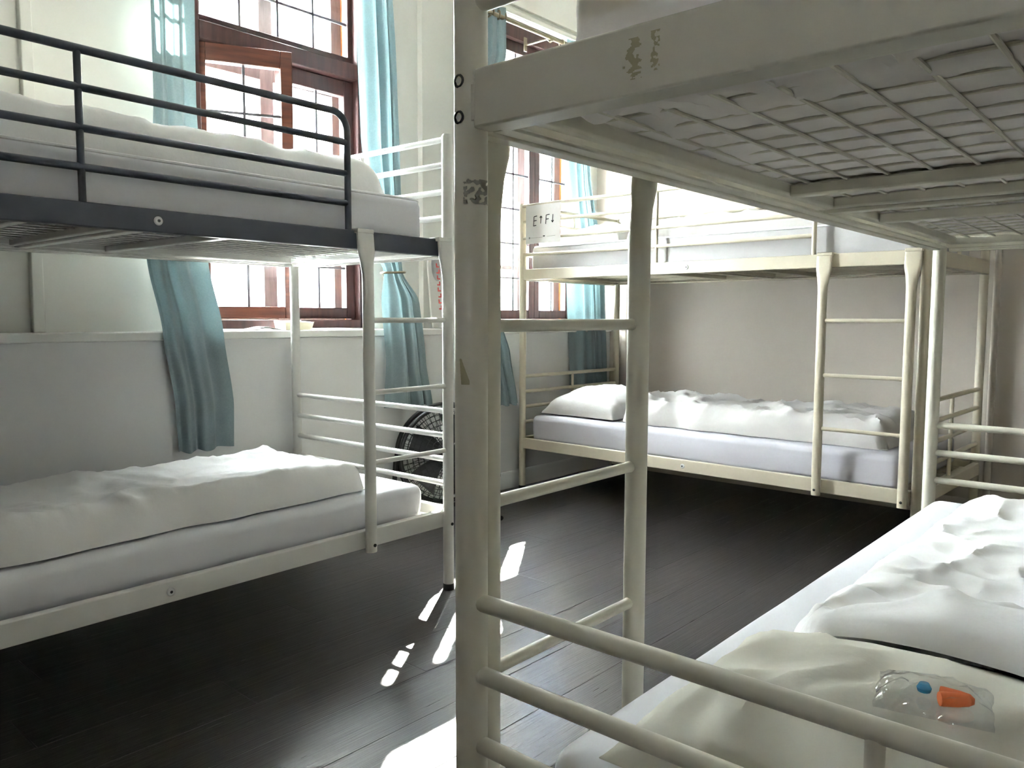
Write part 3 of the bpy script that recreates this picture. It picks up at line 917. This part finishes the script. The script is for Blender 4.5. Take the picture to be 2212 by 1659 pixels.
curtain([(2.665, -.255, -.062, -.075), (2.42, -.26, -.064, -.075), (2.12, -.345, -.225, -.075), (1.22, -.345, -.245, -.075), (.95, -.30, -.090, -.075), (.80, -.22, -.030, -.075), (.503, -.14, .040, -.075)], 2.6, .017, 'teal curtain at the left side of the right window, partly behind the near post', 4.4, tie=1.3)

def rod(x0, x1, label):
    r = empty('curtain_rod', ((x0 + x1) / 2, -.080, 2.612), label, 'curtain rod')
    h = (x1 - x0) / 2
    MB().tube([(-h, 0, 0), (h, 0, 0)], .0125, 16).build('pole', BRASS, r)
    for s in (-1, 1):
        MB().lathe([(.0125, 0), (.02, .005), (.024, .02), (.018, .036), (.004, .042)], 18, Matrix.Translation((s * h, 0, 0)) @ Matrix.Rotation(s * PI / 2, 4, 'Y')).build('finial', BRASS, r)
    for xx in (-h * .78, 0.0, h * .78):
        b = MB().box(xx - .012, xx + .012, .192, .199, -.035, .045)
        b.tube([(xx, .195, .0), (xx, .03, .0), (xx, .005, -.022), (xx, -.012, -.016)], .006, 8)
        b.build('bracket', BRASS, r)
    for xx in (.10, .17):
        MB().torus(.020, .003, Matrix.Translation((xx, 0, -.006)) @ Matrix.Rotation(PI / 2, 4, 'Y'), 20, 6).build('ring', CARD, r)
    return r
rod(-2.20, -.74, 'brass curtain rod above the left window')
rod(-.36, .98, 'brass curtain rod above the right window')
for i, (a, b) in enumerate(W):
    struct('trim_%d' % (5 + i), MB().box(a - .03, b + .03, .085, .125, 2.735, 2.775).box(a - .03, b + .03, .075, .09, 2.74, 2.75), CEIL, bevel=.003)

hb = empty('curtain_holdback', (-.885, -.02, 1.213), 'brass holdback ring clasping the curtain right of the left window', 'curtain holdback')
th = []
for k in range(25):
    a = 2 * PI * k / 24
    th.append((.066 * math.cos(a), -.055 + .042 * math.sin(a), .004 * math.cos(a)))
MB().tube(th, .0055, 10).build('clasp', BRASS, hb)
MB().tube([(.064, -.055, .004), (.085, -.01, .003), (.085, .104, .003)], .005, 8).build('arm', BRASS, hb)
MB().lathe([(.02, 0), (.02, .004), (.008, .008)], 16, Matrix.Translation((.085, .104, .003)) @ Matrix.Rotation(PI / 2, 4, 'X')).build('rosette', BRASS, hb)

# ------------------------------------------------------------------ paper sign on the back bunk
sg = empty('paper_sign', bedpt('B', -.026, BL - .170, 1.515), 'white paper sign reading E up arrow F down arrow, taped to the back bunk guard', 'sign', BEDS['B'][1])
# local: x inwards, y towards the ladder end is negative u ; face looks to -x ; text runs along -y (towards ladder)
pm = MB()
nu, nv = 16, 12
vs = []
for side in (0, 1):
    for j in range(nv + 1):
        for i in range(nu + 1):
            yy = .125 - .250 * i / nu; zz = .106 - .211 * j / nv
            vs.append((-.0012 - .003 * math.sin(i / nu * PI * 1.0) * .6 + (.0012 if side else 0), yy, zz))
W1 = nu + 1; n0 = W1 * (nv + 1)
fs = [(j * W1 + i, j * W1 + i + 1, (j + 1) * W1 + i + 1, (j + 1) * W1 + i) for j in range(nv) for i in range(nu)]
ring = [i for i in range(W1)] + [j * W1 + nu for j in range(1, nv + 1)] + [nv * W1 + i for i in range(nu - 1, -1, -1)] + [j * W1 for j in range(nv - 1, 0, -1)]
pm.add(vs, fs + [tuple(q + n0 for q in reversed(f)) for f in fs] + [(ring[k], ring[k] + n0, ring[(k + 1) % len(ring)] + n0, ring[(k + 1) % len(ring)]) for k in range(len(ring))])
pm.build('paper', PAPER, sg)
def strokes(lines, w, x):
    mb = MB()
    for (a, b) in lines:
        ax_, az_ = a; bx_, bz_ = b
        d = Vector((bx_ - ax_, bz_ - az_)); n = Vector((-d.y, d.x)).normalized() * w / 2
        q = [(ax_ + n.x, az_ + n.y), (bx_ + n.x, bz_ + n.y), (bx_ - n.x, bz_ - n.y), (ax_ - n.x, az_ - n.y)]
        vs = [(x, -p[0], p[1]) for p in q] + [(x + .0008, -p[0], p[1]) for p in q]
        mb.add(vs, [(0, 1, 2, 3), (7, 6, 5, 4), (0, 4, 5, 1), (1, 5, 6, 2), (2, 6, 7, 3), (3, 7, 4, 0)])
    return mb
XP = -.0042
ls = [((-.066, -.008), (-.062, .043)), ((-.062, .043), (-.040, .045)), ((-.064, .019), (-.044, .021)), ((-.067, -.008), (-.046, -.006)),
      ((-.014, .002), (-.012, .041)), ((-.020, .034), (-.012, .043)), ((-.012, .043), (-.005, .034)),
      ((.022, -.003), (.026, .045)), ((.026, .045), (.050, .047)), ((.024, .022), (.044, .024)),
      ((.074, .046), (.071, .006)), ((.063, .014), (.071, .003)), ((.071, .003), (.078, .014)),
      ((-.100, -.070), (-.091, -.070)), ((-.100, -.076), (-.091, -.076)), ((.004, -.066), (.017, -.066)), ((.004, -.069), (.017, -.069))]
for nm, a_, b_ in (('letter', 0, 4), ('arrow', 4, 7), ('letter', 7, 10), ('arrow', 10, 13)):
    strokes(ls[a_:b_], .0046, XP).build(nm, INK, sg)
for q in ls[13:]: strokes([q], .0034, XP).build('printed_mark', INK, sg)
for q in (((-.088, -.074), (.0, -.073)), ((.03, -.071), (.092, -.069))): strokes([q], .0016, XP).build('printed_line', RESIDUE, sg)

# ------------------------------------------------------------------ things on the ledge
tr = empty('cardboard_tray', (-1.355, .060, .9405), 'small open cream cardboard tray on the window ledge', 'tray', math.radians(6))
MB().box(-.072, .072, -.035, .035, 0, .0025).build('tray_base', CARD, tr)
t = MB()
t.add([(-.072, -.035, .0), (.072, -.035, .0), (.080, -.043, .036), (-.080, -.043, .034), (-.072, -.032, .001), (.072, -.032, .001), (.079, -.040, .036), (-.079, -.040, .034)], [(0, 1, 2, 3), (7, 6, 5, 4), (0, 4, 5, 1), (1, 5, 6, 2), (2, 6, 7, 3), (3, 7, 4, 0)])
t.build('front_flap', CARD, tr)
t = MB()
t.add([(-.072, .032, .0), (.072, .032, .0), (.074, .040, .044), (-.074, .040, .042), (-.072, .035, .001), (.072, .035, .001), (.074, .043, .044), (-.074, .043, .042)], [(0, 1, 2, 3), (7, 6, 5, 4), (0, 4, 5, 1), (1, 5, 6, 2), (2, 6, 7, 3), (3, 7, 4, 0)])
t.build('back_flap', PAPER, tr)
for s in (-1, 1):
    t = MB()
    t.add([(s * .072, -.035, 0), (s * .072, .035, 0), (s * .080, .040, .040), (s * .080, -.040, .035), (s * .069, -.035, .001), (s * .069, .035, .001), (s * .077, .040, .040), (s * .077, -.040, .035)], [(0, 1, 2, 3), (7, 6, 5, 4), (0, 4, 5, 1), (1, 5, 6, 2), (2, 6, 7, 3), (3, 7, 4, 0)])
    t.build('side_flap', PAPER, tr)
lf = MB()
n = 10
vs = []
for i in range(n + 1):
    a = i / n
    for y in (-.05, .05):
        vs.append((-.085 + .17 * a, y, .0015 + .038 * (a ** 1.5 if a < .55 else max(0.0, (.55 ** 1.5) * (1 - (a - .55) / .45)))))
k = len(vs)
vs += [(p[0], p[1], p[2] + .0012) for p in vs]
fs = []
for i in range(n):
    a = i * 2
    fs += [(a, a + 1, a + 3, a + 2), (k + a, k + a + 2, k + a + 3, k + a + 1), (a, a + 2, k + a + 2, k + a), (a + 1, k + a + 1, k + a + 3, a + 3)]
fs += [(0, k, k + 1, 1), (2 * n, 2 * n + 1, k + 2 * n + 1, k + 2 * n)]
o = MB().add(vs, fs).build('leaflet', PAPER)
o.location = (-1.525, .065, .9405); o.rotation_euler = (0, 0, math.radians(-8))
tag(o, 'bent white leaflet on the window ledge beside the cardboard tray', 'leaflet')

bd = empty('leaning_board', (-.440, .035, .9405), 'white rounded board with red lettering leaning in the ledge corner', 'board', 0)
bd.rotation_euler = (math.radians(-6), 0, 0)
def rr(w, h, r):
    pts = []
    for cx_, cz_, a0 in ((w - r, h - r, 0), (-w + r, h - r, 90), (-w + .008, .008, 180), (w - .008, .008, 270)):
        rad = r if a0 < 100 else .008
        for k in range(7):
            a = math.radians(a0 + 15 * k)
            pts.append((cx_ + rad * math.cos(a), cz_ + rad * math.sin(a)))
    return pts
MB().prism(rr(.085, .40, .06), 1, 0.0, .012).build('panel', mat('gloss_board', (.72, .70, .66), .3), bd, bevel=.002)
MB().prism([(-.028 + .034 * math.cos(2 * PI * k / 24), .325 + .075 * math.sin(2 * PI * k / 24)) for k in range(24)], 1, -.0012, -.0002).build('grey_oval', GREYMAT, bd)
for k in range(8):
    zz = .10 + .032 * k
    x0 = -.030 + .004 * nz(k * 1.7, 0, 2)
    c = x0 + (0 if k % 2 else .015)
    L_ = MB().box(x0, x0 + .022, -.0022, -.0012, zz, zz + .007).box(c, c + .008, -.0022, -.0012, zz + .0065, zz + .022)
    L_.build('letter', RED, bd)

# ------------------------------------------------------------------ black fan on the floor
fn = empty('floor_fan', (-.70, -.255, 0), 'round black floor fan standing by the wall between the two windows', 'fan', math.radians(-28))
FC = Vector((0, 0, .325)); FR = .245
Mx = Matrix.Translation(FC) @ Matrix.Rotation(PI / 2, 4, 'X')
MB().torus(FR, .011, Mx @ Matrix.Translation((0, 0, .045)), 56, 10).torus(FR, .011, Mx @ Matrix.Translation((0, 0, -.045)), 56, 10).build('rim', BLACK, fn)
for sgn in (1, -1):
    g = MB()
    for k in range(1, 9):
        R_ = FR * k / 9
        g.torus(R_, .0016, Mx @ Matrix.Translation((0, 0, sgn * (.045 + .035 * (1 - (k / 9) ** 2)))), 40, 5)
    for k in range(48):
        a = 2 * PI * k / 48
        pts = [Mx @ Vector((FR * q * math.cos(a), FR * q * math.sin(a), sgn * (.045 + .035 * (1 - q * q)))) for q in (.2, .5, .8, 1.0)]
        g.tube(pts, .0016, 5, cap=False)
    g.build('guard', BLACK, fn)
for k in range(5):
    a0 = 2 * PI * k / 5
    vs = []
    for side in (0, .003):
        for i in range(8):
            q = .05 + (FR * .86 - .05) * i / 7
            for s in (-1, 1):
                a = a0 + s * .36 + .2 * i / 7
                vs.append(Mx @ Vector((q * math.cos(a), q * math.sin(a), s * .022 + side)))
    fs = []
    for i in range(7):
        b_ = i * 2
        fs += [(b_, b_ + 1, b_ + 3, b_ + 2), (16 + b_, 16 + b_ + 2, 16 + b_ + 3, 16 + b_ + 1), (b_, b_ + 2, 16 + b_ + 2, 16 + b_), (b_ + 1, 16 + b_ + 1, 16 + b_ + 3, b_ + 3)]
    fs += [(0, 16, 17, 1), (14, 15, 31, 30)]
    MB().add(vs, fs).build('blade', BLACK, fn)
MB().lathe([(.02, -.085), (.055, -.075), (.06, .0), (.055, .045), (.03, .06)], 24, Mx).build('motor', BLACK, fn)
for s in (-1, 1):
    MB().tube([(s * (FR + .014), 0, .33), (s * (FR + .022), 0, .20), (s * (FR - .01), .0, .016)], .012, 10).tube([(s * (FR - .01), -.13, .014), (s * (FR - .01), .13, .014)], .012, 10).build('stand', BLACK, fn)

# ------------------------------------------------------------------ earplug packet on the near pillow
bz = .462 + .112 * npz(.47, .252)
ep = empty('earplug_packet', bedpt('N', .455, .232, .594), 'clear packet with orange foam earplugs and a blue piece on the near pillow', 'earplugs', BEDS['N'][1] + math.radians(12))
bgm = MB()
nu, nv = 14, 12
vs = []
for s in (1, 0):
    for j in range(nv + 1):
        for i in range(nu + 1):
            a, q = i / nu, j / nv
            e = (4 * a * (1 - a)) ** .5 * (4 * q * (1 - q)) ** .5
            vs.append((-.055 + .11 * a + .004 * nz(q * 4, 1, 1), -.042 + .084 * q + .004 * nz(a * 4, 2, 2), s * (.0008 + .020 * e + .007 * nz(a * 7, q * 7, 3) + .004 * ridge(a * 5, q * 5, 6))))
W1 = nu + 1; n0 = W1 * (nv + 1)
fs = [(j * W1 + i, j * W1 + i + 1, (j + 1) * W1 + i + 1, (j + 1) * W1 + i) for j in range(nv) for i in range(nu)]
ring = [i for i in range(W1)] + [j * W1 + nu for j in range(1, nv + 1)] + [nv * W1 + i for i in range(nu - 1, -1, -1)] + [j * W1 for j in range(nv - 1, 0, -1)]
bgm.add(vs, fs + [tuple(q + n0 for q in reversed(f)) for f in fs] + [(ring[k], ring[k] + n0, ring[(k + 1) % len(ring)] + n0, ring[(k + 1) % len(ring)]) for k in range(len(ring))])
bgm.build('clear_bag', PLASTIC, ep)
for k in range(2):
    MB().lathe([(.0072, 0), (.0076, .003), (.0074, .018), (.0064, .028), (.003, .0325)], 16, Matrix.Translation((.006, -.008 + .015 * k, .0085)) @ Matrix.Rotation(math.radians(22 - 30 * k), 4, 'Z') @ Matrix.Rotation(PI / 2, 4, 'Y')).build('earplug', ORANGE, ep, label='orange foam earplug')
MB().lathe([(.001, 0), (.0065, .001), (.0075, .005), (.005, .010), (.001, .011)], 12, Matrix.Translation((-.009, .012, .004))).build('blue_cap', BLUE, ep)

# ------------------------------------------------------------------ pipe on the right wall
pp = MB().tube([(S1 - .026, -2.262, 0.0), (S1 - .026, -2.262, ZC)], .016, 16)
tag(pp.build('heating_pipe', WALLCREAM), 'cream painted vertical pipe on the right wall beside the back bunk post', 'pipe')

# ------------------------------------------------------------------ outside

nb = empty('neighbour_building', (11.0, 8.0, -4.0), 'pale building across the street, washed out by daylight beyond the windows', 'building')
fm = MB().box(-6.5, 7.5, .0, .35, 0, 14.42).box(-6.5, 7.5, .35, 6.0, 0, 12.5)
fm.box(-2.3, -.75, .0, 1.2, 14.0, 14.92)  # roof block added to keep the sun off the left lower duvet
fm.build('facade', FACADE, nb)
MB().box(-6.6, 7.6, -.12, .10, 14.05, 14.20).build('cornice', FACADE, nb)
for fl in range(5):
    for c in range(6):
        x, z = -5.6 + 2.2 * c, .8 + 2.75 * fl
        wf = MB().box(x, x + 1.1, -.05, .0, z, z + .08).box(x, x + 1.1, -.05, .0, z + 1.62, z + 1.7).box(x, x + .08, -.05, .0, z, z + 1.7).box(x + 1.02, x + 1.1, -.05, .0, z, z + 1.7).box(x + .51, x + .59, -.05, .0, z, z + 1.7)
        o = wf.build('window', ROOFM, nb)
        MB().box(x + .05, x + 1.05, -.02, -.004, z + .05, z + 1.65).build('pane', AWN, o)

GROUPS = {'mattress': 'mattresses on the bunk beds', 'duvet': 'duvets on the bunk beds', 'pillow': 'pillows on the bunk beds', 'curtain rod': 'curtain rods above the windows'}
for o_ in COL.objects:
    if o_.parent is None and o_.get('category') in GROUPS: o_['group'] = GROUPS[o_['category']]
